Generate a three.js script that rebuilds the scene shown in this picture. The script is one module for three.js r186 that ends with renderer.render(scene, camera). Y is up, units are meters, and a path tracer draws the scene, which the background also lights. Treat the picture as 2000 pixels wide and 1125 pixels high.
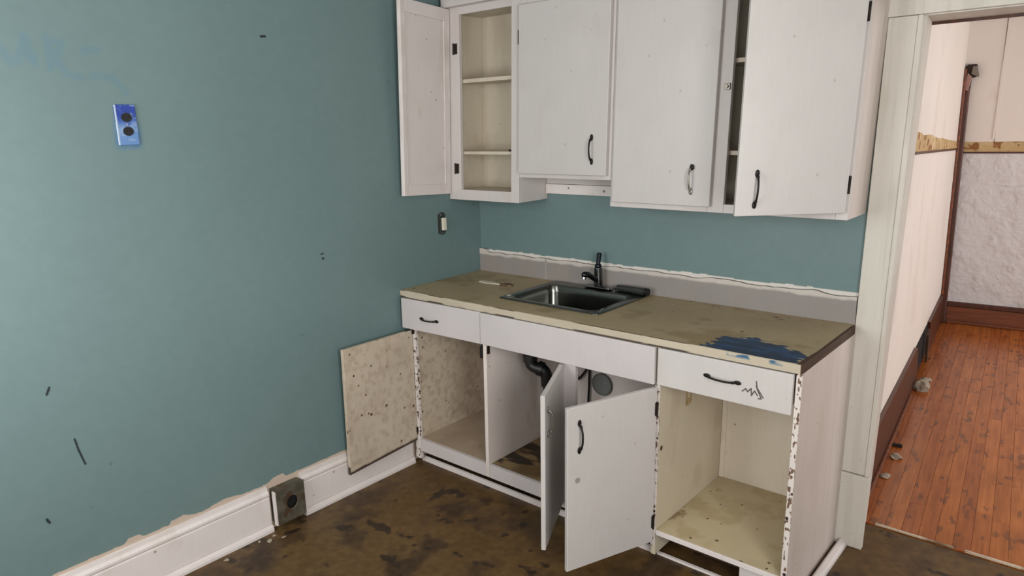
import * as THREE from 'three';
import { RoundedBoxGeometry } from 'three/addons/geometries/RoundedBoxGeometry.js';
import { mergeGeometries } from 'three/addons/utils/BufferGeometryUtils.js';
import { RectAreaLightUniformsLib } from 'three/addons/lights/RectAreaLightUniformsLib.js';

// ------------------------------------------------------------------ camera, daylight, exposure
const scene = new THREE.Scene();
const camera = new THREE.PerspectiveCamera(43.413, 2000 / 1125, 0.05, 60);
camera.rotation.order = 'YXZ';
camera.position.set(2.6419, 1.66303, 2.80577);
camera.rotation.set(-0.222781, 0.714116, -0.029163);
scene.add(camera);

const renderer = new THREE.WebGLRenderer({ antialias: true });
renderer.toneMapping = THREE.LinearToneMapping;
renderer.toneMappingExposure = 1.0;
renderer.shadowMap.enabled = true;

scene.background = new THREE.Color(0.80, 0.90, 1.0);           // even overcast sky, seen only through the windows
RectAreaLightUniformsLib.init();
function daylight(w, h, pos, target, power, color) {            // the sky light that one window lets in
  const l = new THREE.RectAreaLight(color, power, w, h);
  l.position.set(...pos); l.lookAt(...target); l.castShadow = true; scene.add(l); return l;
}
const KX = 3.5, KZ = 3.1, CEIL = 2.6;                            // kitchen: x 0..KX, z 0..KZ
const WIN1 = { x0: 0.14, x1: 1.24, y0: 0.85, y1: 2.2 };          // kitchen window in the wall behind the camera
const ADDED_WIN5 = { x0: 2.3, x1: 3.2, y0: 0.95, y1: 2.1 };           // window added behind the camera to brighten the doors and casing
const WIN4 = { z0: 1.95, z1: 3.0, y0: 0.85, y1: 2.2 };            // kitchen window in the right wall
const HALL_W = 3.6, HALL_L = 3.55, HT = 0.098274;                // hall: its own axes, turned a little
const HWIN = [[1.95, 3.05], [0.45, 1.55]];                       // hall windows, along its far side wall
const hallPoint = (x, y, z) => new THREE.Vector3(1.55 + x * Math.cos(HT) + z * Math.sin(HT), y, -3.75 - x * Math.sin(HT) + z * Math.cos(HT));
const SKYLIGHT = new THREE.Color(0.99, 0.98, 0.96);
daylight(1.1, 1.35, [0.69, 1.525, KZ - 0.02], [0.69, 1.525, 0], 6.0, SKYLIGHT);
daylight(1.05, 1.35, [KX - 0.02, 1.525, 2.475], [0, 1.525, 2.475], 14, SKYLIGHT);
daylight(0.9, 1.15, [2.75, 1.525, KZ - 0.02], [2.75, 1.525, 0], 3.2, SKYLIGHT);  // fill light of the added window
for (const [a, b] of HWIN) {
  const p = hallPoint(HALL_W - 0.02, 1.5, (a + b) / 2), q = hallPoint(0, 1.5, (a + b) / 2);
  daylight(b - a, 1.4, p.toArray(), q.toArray(), 7.9, new THREE.Color(1.0, 0.985, 0.98));
}

// ------------------------------------------------------------------ noise and textures
function hash(i, j, s) {
  let h = Math.imul(i, 374761393) ^ Math.imul(j, 668265263) ^ Math.imul(s, 2246822519);
  h = Math.imul(h ^ (h >>> 13), 1274126177); h ^= h >>> 16;
  return (h >>> 0) / 4294967296;
}
function noise(x, y, s = 0) {
  const i = Math.floor(x), j = Math.floor(y), fx = x - i, fy = y - j;
  const u = fx * fx * (3 - 2 * fx), v = fy * fy * (3 - 2 * fy);
  const a = hash(i, j, s), b = hash(i + 1, j, s), c = hash(i, j + 1, s), d = hash(i + 1, j + 1, s);
  return a + (b - a) * u + (c - a) * v + (a - b - c + d) * u * v;
}
function fbm(x, y, s = 0, n = 4) {
  let t = 0, a = 0.5, w = 0;
  for (let k = 0; k < n; k++) { t += a * noise(x, y, s + k * 17); w += a; a *= 0.5; x *= 2.03; y *= 2.03; }
  return t / w;
}
const clamp = (x, a = 0, b = 1) => Math.min(b, Math.max(a, x));
const step = (a, b, x) => { const t = clamp((x - a) / (b - a)); return t * t * (3 - 2 * t); };
const mix = (a, b, t) => [a[0] + (b[0] - a[0]) * t, a[1] + (b[1] - a[1]) * t, a[2] + (b[2] - a[2]) * t];
function segDist(x, y, pts) {                                    // distance to a polyline
  let best = 1e9;
  for (let k = 0; k + 1 < pts.length; k++) {
    const [ax, ay] = pts[k], [bx, by] = pts[k + 1], dx = bx - ax, dy = by - ay;
    const t = clamp(((x - ax) * dx + (y - ay) * dy) / (dx * dx + dy * dy + 1e-12));
    best = Math.min(best, Math.hypot(x - ax - t * dx, y - ay - t * dy));
  }
  return best;
}
function canvasMap(wm, hm, ppm, fn, { color = true, repeat = true } = {}) {     // fn(x, y) in metres -> sRGB 0..255
  const w = Math.min(2048, Math.max(8, Math.round(wm * ppm))), h = Math.min(2048, Math.max(8, Math.round(hm * ppm)));
  const d = new Uint8Array(w * h * 4);
  for (let j = 0; j < h; j++) for (let i = 0; i < w; i++) {
    const c = fn((i + 0.5) / w * wm, (j + 0.5) / h * hm), o = (j * w + i) * 4;
    if (typeof c === 'number') { d[o] = d[o + 1] = d[o + 2] = clamp(c) * 255; } else { d[o] = clamp(c[0], 0, 255); d[o + 1] = clamp(c[1], 0, 255); d[o + 2] = clamp(c[2], 0, 255); }
    d[o + 3] = 255;
  }
  const t = new THREE.DataTexture(d, w, h, THREE.RGBAFormat);
  t.magFilter = THREE.LinearFilter; t.minFilter = THREE.LinearMipmapLinearFilter; t.generateMipmaps = true;
  t.wrapS = t.wrapT = repeat ? THREE.RepeatWrapping : THREE.ClampToEdgeWrapping;
  if (color) t.colorSpace = THREE.SRGBColorSpace;
  t.repeat.set(1 / wm, 1 / hm); t.needsUpdate = true;
  return t;
}
function mat(o) { return new THREE.MeshStandardMaterial({ roughness: 0.6, metalness: 0, ...o }); }
function mapped(wm, hm, ppm, fn, o = {}, repeat = true) { return mat({ map: canvasMap(wm, hm, ppm, fn, { repeat }), ...o }); }

// ------------------------------------------------------------------ geometry helpers (metres, world axes unless said)
function metreUV(g) {                                            // uv in metres from the box's lower corner, by facing
  if (g.index) g = g.toNonIndexed();
  g.computeBoundingBox();
  const b = g.boundingBox.min, p = g.attributes.position, uv = new Float32Array(p.count * 2), n = new THREE.Vector3(), A = new THREE.Vector3(), B = new THREE.Vector3(), C = new THREE.Vector3();
  for (let t = 0; t < p.count; t += 3) {
    A.fromBufferAttribute(p, t); B.fromBufferAttribute(p, t + 1); C.fromBufferAttribute(p, t + 2);
    n.crossVectors(B.sub(A), C.sub(A));
    const ax = Math.abs(n.x), ay = Math.abs(n.y), az = Math.abs(n.z);
    for (let k = t; k < t + 3; k++) {
      const x = p.getX(k) - b.x, y = p.getY(k) - b.y, z = p.getZ(k) - b.z;
      const [u, v] = ax > ay && ax > az ? [z, y] : ay > az ? [x, z] : [x, y];
      uv[2 * k] = u; uv[2 * k + 1] = v;
    }
  }
  g.setAttribute('uv', new THREE.BufferAttribute(uv, 2));
  return g;
}
function bx(x0, x1, y0, y1, z0, z1, r = 0.0015) {                // a board with eased edges
  const w = x1 - x0, h = y1 - y0, d = z1 - z0, q = Math.min(r, w / 2.2, h / 2.2, d / 2.2);
  const g = metreUV(q > 0 ? new RoundedBoxGeometry(w, h, d, 1, q) : new THREE.BoxGeometry(w, h, d));
  return g.translate((x0 + x1) / 2, (y0 + y1) / 2, (z0 + z1) / 2);
}
function prism(pts, axis, a, b, bevel = 0) {                     // outline extruded along an axis: 'x' pts=(z,y), 'y' pts=(x,z), 'z' pts=(x,y)
  const s = new THREE.Shape(pts.map(([u, v]) => new THREE.Vector2(u, v)));
  let g = new THREE.ExtrudeGeometry(s, { depth: b - a - 2 * bevel, bevelEnabled: bevel > 0, bevelSize: bevel, bevelThickness: bevel, bevelOffset: -bevel, bevelSegments: 1, curveSegments: 8 });
  g.translate(0, 0, a + bevel);
  if (axis === 'x') { const m = new THREE.Matrix4().set(0, 0, 1, 0, 0, 1, 0, 0, 1, 0, 0, 0, 0, 0, 0, 1); g.applyMatrix4(m); flip(g); }
  if (axis === 'y') { const m = new THREE.Matrix4().set(1, 0, 0, 0, 0, 0, 1, 0, 0, 1, 0, 0, 0, 0, 0, 1); g.applyMatrix4(m); flip(g); }
  return metreUV(g);
}
function flip(g) {                                               // mirror swaps need the winding turned back
  if (g.index) { const i = g.index.array; for (let k = 0; k < i.length; k += 3) { const t = i[k]; i[k] = i[k + 1]; i[k + 1] = t; } }
  else for (const n of ['position', 'normal', 'uv']) {
    const at = g.attributes[n]; if (!at) continue; const s = at.itemSize, a = at.array;
    for (let k = 0; k < at.count; k += 3) for (let c = 0; c < s; c++) { const t = a[k * s + c]; a[k * s + c] = a[(k + 1) * s + c]; a[(k + 1) * s + c] = t; }
  }
  g.computeVertexNormals();
}
function tube(pts, r, seg = 24, rad = 10, closed = false) {
  return new THREE.TubeGeometry(new THREE.CatmullRomCurve3(pts.map((p) => new THREE.Vector3(...p))), seg, r, rad, closed).toNonIndexed();
}
function rod(a, b, r0, r1 = r0, n = 18) {                        // capped cylinder between two points
  const A = new THREE.Vector3(...a), B = new THREE.Vector3(...b), d = B.clone().sub(A), g = new THREE.CylinderGeometry(r1, r0, d.length(), n).toNonIndexed();
  g.applyQuaternion(new THREE.Quaternion().setFromUnitVectors(new THREE.Vector3(0, 1, 0), d.normalize()));
  return g.translate((A.x + B.x) / 2, (A.y + B.y) / 2, (A.z + B.z) / 2);
}
function ball(x, y, z, rx, ry = rx, rz = rx, n = 14) { return new THREE.SphereGeometry(1, n, Math.round(n * 0.7)).toNonIndexed().scale(rx, ry, rz).translate(x, y, z); }
function join(list) {
  const l = list.map((g) => { const q = g.index ? g.toNonIndexed() : g; for (const k of Object.keys(q.attributes)) if (!['position', 'normal', 'uv'].includes(k)) q.deleteAttribute(k); return q; });
  return l.length > 1 ? mergeGeometries(l) : l[0];
}
const used = {};
function numbered(name) { const n = used[name] = (used[name] ?? -1) + 1; return n ? `${name}_${String(n).padStart(3, '0')}` : name; }
function put(name, geo, material, parent) {                      // one named mesh; geometry given in world axes, parent unturned
  const m = new THREE.Mesh(Array.isArray(geo) ? join(geo) : geo, material);
  m.name = parent ? name : numbered(name); m.castShadow = m.receiveShadow = true;
  if (parent) { let o = parent, off = new THREE.Vector3(); while (o && o !== scene) { off.add(o.position); o = o.parent; } m.geometry.translate(-off.x, -off.y, -off.z); parent.add(m); } else scene.add(m);
  return m;
}
function part(name, geo, material, parent, pos, turn = 0) {      // the same in the parent's own axes
  const m = new THREE.Mesh(Array.isArray(geo) ? join(geo) : geo, material);
  m.name = name; m.castShadow = m.receiveShadow = true; if (pos) m.position.set(...pos); m.rotation.y = turn; parent.add(m); return m;
}
function tag(o, label, category, group) { o.userData = { label, category }; if (group) o.userData.group = group; return o; }
function thing(name, label, category, pos = [0, 0, 0], group) { const o = new THREE.Group(); o.name = numbered(name); o.position.set(...pos); scene.add(o); return tag(o, label, category, group); }
function structure(o, label) { o.userData = { kind: 'structure', label }; return o; }
function frame(name, label, pos = [0, 0, 0], turn = 0) { const o = new THREE.Group(); o.name = name; o.position.set(...pos); o.rotation.y = turn; scene.add(o); return structure(o, label); }

// old joinery out of plumb: every mesh of a thing leans sideways by k metres per metre above height y0
function rack(o, k, y0) {
  o.updateMatrixWorld(true); const v = new THREE.Vector3();
  o.traverse((m) => {
    if (!m.isMesh) return;
    const g = m.geometry.clone(), p = g.attributes.position, inv = m.matrixWorld.clone().invert();
    for (let i = 0; i < p.count; i++) { v.fromBufferAttribute(p, i).applyMatrix4(m.matrixWorld); v.x += k * (v.y - y0); v.applyMatrix4(inv); p.setXYZ(i, v.x, v.y, v.z); }
    m.geometry = g;
  });
}

// ------------------------------------------------------------------ materials
const BASE = { white: [196, 189, 186], cream: [232, 222, 206], dull: [192, 182, 164], grime: [190, 176, 156], teal: [103, 125, 125] };
const spots = (x, y, s, cell, r, dens) => {                      // sparse round flecks: 0..1
  const i = Math.floor(x / cell), j = Math.floor(y / cell); let v = 0;
  for (let a = -1; a <= 1; a++) for (let b = -1; b <= 1; b++) {
    if (hash(i + a, j + b, s) > dens) continue;
    const cx = (i + a + hash(i + a, j + b, s + 1)) * cell, cy = (j + b + hash(i + a, j + b, s + 2)) * cell, q = r * (0.4 + 0.9 * hash(i + a, j + b, s + 3));
    v = Math.max(v, 1 - step(q * 0.6, q, Math.hypot((x - cx) * 1.1, y - cy) * (0.8 + 0.5 * noise(x * 300, y * 300, s))));
  }
  return v;
};
function paint(base, x, y, s, dirt = 1) {                        // brushed enamel with grime flecks
  const k = (fbm(x * 6, y * 6, s) - 0.5) * 8 + (noise(x * 260, y * 14, s + 5) - 0.5) * 3;
  let c = [base[0] + k, base[1] + k, base[2] + k];
  c = mix(c, [150, 132, 112], 0.16 * dirt * step(0.6, 0.75, fbm(x * 9, y * 5, s + 9)));
  return mix(c, [90, 70, 55], 0.6 * dirt * spots(x, y, s + 30, 0.16, 0.005, 0.35));
}
const whitePaint = mapped(1.6, 1.6, 420, (x, y) => paint(BASE.white, x, y, 3, 0.5), { roughness: 0.42 });
const whiteTrim = mapped(1.6, 1.6, 420, (x, y) => paint([216, 208, 205], x, y, 71, 0.8), { roughness: 0.45 });
const casingPaint = mapped(1.6, 2.2, 380, (x, y) => mix(paint([205, 200, 190], x, y, 91, 0.5), [176, 172, 160], 0.3 * step(0.5, 0.75, fbm(x * 60, y * 3, 12))), { roughness: 0.5 });
const creamInside = mapped(1.2, 1.2, 380, (x, y) => paint(BASE.cream, x, y, 41, 1), { roughness: 0.55 });
const dullInside = mapped(1.2, 1.2, 380, (x, y) => paint(BASE.dull, x, y, 43, 1), { roughness: 0.55 });
const greyInside = mapped(1.2, 1.2, 380, (x, y) => paint([222, 211, 205], x, y, 47, 1), { roughness: 0.55 });
const grimyInside = mapped(1.0, 1.0, 420, (x, y) => {
  let c = paint(BASE.grime, x, y, 51, 1.2);
  c = mix(c, [140, 122, 106], 0.36 * step(0.40, 0.74, fbm(x * 44, y * 40, 57, 5)) + 0.2 * step(0.5, 0.7, fbm(x * 8, y * 7, 58, 3)));
  return mix(c, [70, 50, 38], 0.75 * spots(x, y, 61, 0.075, 0.006, 0.4));
}, { roughness: 0.6 });
const darkIron = mat({ color: 0x17120f, roughness: 0.45, metalness: 0.55 });
const wornIron = mat({ color: 0x8d877e, roughness: 0.38, metalness: 0.75 });
const hingeMetal = mat({ color: 0x2a211c, roughness: 0.5, metalness: 0.6 });
const blackPlastic = mat({ color: 0x0d0d0e, roughness: 0.45 });
const blackVoid = mat({ color: 0x060606, roughness: 0.9 });
const bareWood = mapped(0.6, 0.6, 400, (x, y) => { const k = fbm(x * 8, y * 90, 4) * 36; return [46 + k, 30 + k * 0.7, 19 + k * 0.5]; }, { roughness: 0.75 });
const darkWood = mapped(0.5, 2.0, 400, (x, y) => { const k = fbm(x * 70, y * 5, 14) * 46; return [52 + k, 27 + k * 0.55, 17 + k * 0.35]; }, { roughness: 0.42 });
const brownWood = mapped(2.0, 0.4, 400, (x, y) => { const k = fbm(x * 5, y * 70, 24) * 60; return [86 + k, 46 + k * 0.6, 26 + k * 0.4]; }, { roughness: 0.4 });
const steel = mat({ color: 0x6a6b66, roughness: 0.22, metalness: 1 });
const chrome = mat({ color: 0x9c9c9e, roughness: 0.14, metalness: 1 });

// ------------------------------------------------------------------ the kitchen shell
const T = 0.12;
// stained linoleum
const floorMap = canvasMap(KX + 0.2, KZ + 0.5, 430, (x, y) => {
  let c = [87, 63, 28];
  const a = fbm(x * 2.4, y * 2.4, 1, 5), b = fbm(x * 9, y * 9, 8, 4), f = fbm(x * 42, y * 42, 15, 3);
  c = mix(c, [96, 73, 41], step(0.45, 0.7, a) * 0.8);
  c = mix(c, [62, 44, 24], step(0.46, 0.74, b) * 0.75);
  c = mix(c, [98, 70, 36], step(0.6, 0.75, fbm(x * 4, y * 4, 31, 4)) * 0.3);
  c = mix(c, [50, 34, 19], step(0.60, 0.78, fbm(x * 6.5, y * 6.5, 44, 4)) * 0.75);
  c = mix(c, [36, 25, 14], step(0.70, 0.80, fbm(x * 15, y * 15, 61, 3)) * 0.8);
  const k = (f - 0.5) * 26; return [c[0] + k, c[1] + k, c[2] + k * 0.8];
});
const floorMat = mat({ map: floorMap, roughness: 0.55 });
structure(put('floor', bx(-0.1, KX + 0.1, -0.1, 0, -0.19, KZ + 0.1, 0), floorMat), 'brown stained and worn linoleum kitchen floor');
const ceilMat = mat({ color: 0xbfbab4, roughness: 0.9 });
structure(put('ceiling', bx(-T, KX + T, CEIL, CEIL + 0.1, -0.19, KZ + T, 0), ceilMat), 'off white kitchen ceiling');

// teal wall paint with gouges, scratches, a faded scrawl and blue overspray round the outlet
const LZ = KZ + 0.001;
const scrawl = [[[2.10, 1.90], [2.075, 1.94], [2.05, 1.885]], [[2.03, 1.89], [2.005, 1.965], [1.985, 1.89]], [[2.02, 1.915], [1.99, 1.915]],
  [[1.945, 1.875], [1.94, 1.965], [1.905, 1.955], [1.91, 1.925], [1.94, 1.915], [1.90, 1.86], [1.865, 1.85]], [[1.84, 1.935], [1.80, 1.94]], [[1.82, 1.86], [1.76, 1.85], [1.725, 1.80]]];
const gouges = [[[[2.112, 0.838], [2.102, 0.858]], 0.0045], [[[2.055, 0.66], [2.047, 0.61], [2.035, 0.56]], 0.0032], [[[2.176, 0.413], [2.17, 0.398]], 0.0045], [[[1.197, 2.021], [1.178, 2.022]], 0.0045], [[[1.006, 1.119], [1.001, 1.117]], 0.005], [[[1.0, 1.14], [1.012, 1.138]], 0.003]];
const wallLeftMap = canvasMap(LZ, CEIL, 470, (z, y) => {
  let k = (fbm(z * 1.3, y * 1.3, 5, 3) - 0.5) * 9 + (fbm(z * 40, y * 40, 9, 3) - 0.5) * 5;
  let c = [BASE.teal[0] + k, BASE.teal[1] + k, BASE.teal[2] + k];
  c = mix(c, [98, 122, 122], 0.12 * step(0.5, 0.8, fbm(z * 7, y * 7, 19, 5)));
  c = mix(c, [70, 100, 104], 0.6 * spots(z, y, 23, 0.24, 0.007, 0.25));
  if (z > 1.68 && z < 2.2 && y > 1.75 && y < 2.02) {
    const q = 0.0085 * (0.5 + fbm(z * 40, y * 40, 77, 3));
    let d = 0; for (const s of scrawl) d = Math.max(d, 1 - step(q * 0.5, q * 2.2, segDist(z, y, s)));
    c = mix(c, [84, 116, 134], 0.5 * d * (0.4 + 0.9 * fbm(z * 30, y * 30, 78, 3)));
  }
  { const dz = Math.max(0, Math.abs(z - 1.74) - 0.03), dy = Math.max(0, Math.abs(y - 1.69) - 0.06), d = Math.hypot(dz, dy) + (y > 1.71 ? 0.01 : 0);
    c = mix(c, [62, 104, 146], (1 - step(0.003, 0.024, d)) * (0.1 + 0.9 * fbm(z * 70, y * 70, 81, 3))); }
  for (const [p, r] of gouges) { const d = segDist(z, y, p); if (d < 0.02) c = mix(c, [24, 34, 36], 1 - step(r * 0.55, r * 1.2, d * (0.7 + 0.6 * noise(z * 350, y * 350, 6)))); }
  // flaked paint along the top of the baseboard
  const e = 0.203 + 0.012 * fbm(z * 22, 3, 33, 3) + (z > 1.2 && z < 2.0 ? 0.014 * step(0.45, 0.7, fbm(z * 12, 1, 35, 3)) : 0);
  if (y < e) c = [190, 172, 156];
  return c;
});
structure(put('wall_left', bx(-T, 0, 0, CEIL, -0.001, KZ, 0), mat({ map: wallLeftMap, roughness: 0.5 })), 'teal painted kitchen wall with gouges and a faded blue scrawl');
// the wall behind the cabinets, with the doorway cut out at its right
const wallBackMat = mapped(KX, CEIL, 300, (x, y) => {
  const k = (fbm(x * 1.5, y * 1.5, 105, 3) - 0.5) * 8 + (fbm(x * 40, y * 40, 109, 3) - 0.5) * 5;
  let c = [BASE.teal[0] + k, BASE.teal[1] + k, BASE.teal[2] + k];
  const e = 1.012 + 0.010 * fbm(x * 14, 1, 5, 3);
  return y < e ? [206, 200, 192] : c;
}, { roughness: 0.5 });
const DX0 = 1.945, DX1 = 2.96, DY = 1.985;
const BT = 0.19;
{
  const w = frame('wall_back', 'teal painted wall behind the kitchen cabinets with a doorway at its right', [0, 0, 0]);
  const g1 = bx(0, DX0, 0, CEIL, -BT, 0, 0), g2 = bx(DX0, DX1, DY, CEIL, -BT, 0, 0), g3 = bx(DX1, KX, 0, CEIL, -BT, 0, 0);
  for (const g of [g2, g3]) { const uv = g.attributes.uv, p = g.attributes.position; for (let i = 0; i < uv.count; i++) uv.setXY(i, p.getX(i), p.getY(i)); }
  put('wall_face', [g1, g2, g3], wallBackMat, w);
}
const plainTeal = mat({ color: new THREE.Color().setRGB(0.42, 0.41, 0.38), roughness: 0.7 });
structure(put('wall_right', [bx(KX, KX + T, 0, CEIL, -BT, WIN4.z0, 0), bx(KX, KX + T, 0, CEIL, WIN4.z1, KZ + T, 0), bx(KX, KX + T, 0, WIN4.y0, WIN4.z0, WIN4.z1, 0), bx(KX, KX + T, WIN4.y1, CEIL, WIN4.z0, WIN4.z1, 0)], plainTeal), 'cream painted kitchen wall at the right of the doorway');
{
  const a = WIN1, b = ADDED_WIN5, Z = [KZ, KZ + T, 0];
  const list = [bx(0, a.x0, 0, CEIL, ...Z), bx(a.x1, b.x0, 0, CEIL, ...Z), bx(b.x1, KX, 0, CEIL, ...Z), bx(a.x0, a.x1, 0, a.y0, ...Z), bx(a.x0, a.x1, a.y1, CEIL, ...Z), bx(b.x0, b.x1, 0, b.y0, ...Z), bx(b.x0, b.x1, b.y1, CEIL, ...Z)];
  structure(put('wall_front', list, plainTeal), 'cream painted kitchen wall with two windows, one added for its light');
}
function windowFrame(n, w, h, pos, turn, label) {                // sash frame with a meeting rail
  const f = frame(`window_${n}`, label, pos, turn);
  const a = w / 2, b = h / 2;
  part('window_frame', [bx(-a, -a + 0.045, -b, b, -0.03, 0.03), bx(a - 0.045, a, -b, b, -0.03, 0.03), bx(-a + 0.045, a - 0.045, b - 0.045, b, -0.03, 0.03), bx(-a + 0.045, a - 0.045, -b, -b + 0.06, -0.03, 0.03), bx(-a + 0.045, a - 0.045, -0.02, 0.02, -0.025, 0.025)], whiteTrim, f);
}
windowFrame(1, WIN1.x1 - WIN1.x0, WIN1.y1 - WIN1.y0, [(WIN1.x0 + WIN1.x1) / 2, (WIN1.y0 + WIN1.y1) / 2, KZ + 0.06], 0, 'kitchen window with a meeting rail');

windowFrame(5, ADDED_WIN5.x1 - ADDED_WIN5.x0, ADDED_WIN5.y1 - ADDED_WIN5.y0, [(ADDED_WIN5.x0 + ADDED_WIN5.x1) / 2, (ADDED_WIN5.y0 + ADDED_WIN5.y1) / 2, KZ + 0.06], 0, 'smaller kitchen window with a meeting rail, added for extra light');
windowFrame(4, WIN4.z1 - WIN4.z0, WIN4.y1 - WIN4.y0, [KX + 0.06, (WIN4.y0 + WIN4.y1) / 2, (WIN4.z0 + WIN4.z1) / 2], Math.PI / 2, 'kitchen window in the wall opposite the teal one');

// baseboard along the left wall: shoe, flat face, groove and cap
{
  const b = frame('baseboard_left', 'white painted baseboard with a moulded cap and shoe', [0, 0, 0.58]);
  const prof = [[0, 0.030], [0.019, 0.030], [0.019, 0.150], [0.0165, 0.156], [0.021, 0.163], [0.021, 0.172], [0.012, 0.182], [0.010, 0.196], [0, 0.198]];
  const shoe = [[0, 0], [0.034, 0], [0.034, 0.012], [0.030, 0.022], [0.022, 0.029], [0, 0.029]];
  const cut = [[0.58, 1.225], [1.385, KZ]];
  for (const [z0, z1] of cut) put('board', prism(prof, 'z', z0, z1), whiteTrim, b);
  for (const [z0, z1] of [[0.58, 1.225], [1.385, KZ]]) put('shoe_moulding', prism(shoe, 'z', z0, z1), whiteTrim, b);
}
// doorway casing, plinth, jamb and head
{
  const t = frame('trim_1', 'cream white painted door casing with plinth block and head', [1.915, 0, 0]);
  put('casing', bx(1.916, 2.022, 0.31, 1.975, 0, 0.02, 0.003), casingPaint, t);
  put('casing_bead', bx(2.008, 2.022, 0.31, 1.975, 0.02, 0.026, 0.003), casingPaint, t);
  put('plinth_block', bx(1.914, 2.026, 0.0, 0.307, 0, 0.027, 0.003), casingPaint, t);
  put('jamb', prism([[1.975, 0], [2.021, 0], [1.994, -0.21], [1.975, -0.21]], 'y', 0.001, 1.972), casingPaint, t);
  for (const m of t.children) rack(m, m.name === 'jamb' ? 0.036 : 0.026, 1.15);
  put('head_casing', bx(1.925, 3.08, 1.976, 2.10, 0, 0.022, 0.003), casingPaint, t);
  put('head_cap', bx(1.90, 3.085, 2.10, 2.13, 0, 0.035, 0.004), casingPaint, t);
  put('head_jamb', bx(1.99, DX1, 1.972, 1.985, -0.21, 0, 0.001), casingPaint, t);
  put('head_stop', bx(1.99, DX1, 1.962, 1.985, -0.222, -0.21, 0.001), darkWood, t);
  put('casing', bx(DX1 - 0.01, DX1 + 0.1, 0.0, 1.975, 0, 0.02, 0.003), casingPaint, t);
  put('jamb', bx(DX1 - 0.01, DX1, 0.0, 1.972, -0.21, 0, 0.001), casingPaint, t);
}
// worn metal-white strip where the linoleum ends
{
  const t = frame('trim_2', 'worn pale threshold strip between linoleum and boards', [2.0, 0, -0.2]);
  const edge = (x) => 0.004 * (fbm(x * 25, 2, 3, 3) - 0.5);
  const strip = (x0, x1, w) => { const top = [], bot = []; for (let i = 0; i <= 20; i++) { const x = x0 + (x1 - x0) * i / 20; top.push([x, -0.2 + edge(x)]); bot.push([x, -0.2 - w + edge(x + 7)]); } return prism([...bot, ...top.reverse()], 'y', 0.0002, 0.006); };
  const stripMat = mapped(1.0, 0.2, 700, (x, y) => mix([205, 190, 168], [110, 86, 60], step(0.5, 0.7, fbm(x * 14, y * 60, 7, 3))), { roughness: 0.5 });
  put('strip', strip(1.99, 2.27, 0.010), stripMat, t); put('strip', strip(2.31, 2.95, 0.013), stripMat, t);
}
// white moulding lying along the foot of the cabinet's right side
{
  const t = frame('trim_3', 'loose white shoe moulding along the right end of the base cabinet', [1.93, 0, 0]);
  put('moulding', prism([[1.917, 0], [1.945, 0], [1.945, 0.014], [1.938, 0.026], [1.924, 0.030], [1.917, 0.026]], 'z', -0.0, 0.62), whiteTrim, t);
}
// shoe strip along the cabinet fronts
{
  const t = frame('trim_4', 'thin white shoe strip on the floor along the base cabinet fronts', [0.02, 0, 0.53]);
  const q = [[0.538, 0], [0.538, 0.025], [0.530, 0.027], [0.521, 0.020], [0.518, 0]];
  put('moulding', prism(q, 'x', 0.036, 1.382), whiteTrim, t);
  put('moulding', prism([[0.536, 0], [0.536, 0.009], [0.524, 0.009], [0.522, 0]], 'x', 1.388, 1.885), whiteTrim, t);
}

// ------------------------------------------------------------------ the hall beyond the doorway
const hallAt = (o, x = 0, y = 0, z = 0) => { o.position.copy(hallPoint(x, y, z)); o.rotation.y = HT; return o; };
const frontZ = (x) => 3.567 + 0.0987 * x;                        // hall side of the partition, in hall axes
const pinkWall = mapped(2.4, 2.6, 260, (x, y) => { const k = (fbm(x * 2, y * 2, 201, 4) - 0.5) * 10; return mix([230 + k, 222 + k, 214 + k], [214, 200, 190], 0.35 * step(0.6, 0.75, fbm(x * 5, y * 3, 205, 4))); }, { roughness: 0.7 });
const plasterBump = canvasMap(1.2, 1.2, 420, (x, y) => 0.5 * step(0.4, 0.8, fbm(x * 9, y * 9, 211, 4)) + 0.4 * fbm(x * 30, y * 30, 214, 3), { color: false });
const plaster = mapped(2.0, 2.0, 260, (x, y) => { const k = (fbm(x * 3, y * 3, 221, 4) - 0.5) * 10; return [212 + k, 209 + k, 210 + k]; }, { roughness: 0.6, bumpMap: plasterBump, bumpScale: 0.012 });
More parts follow.
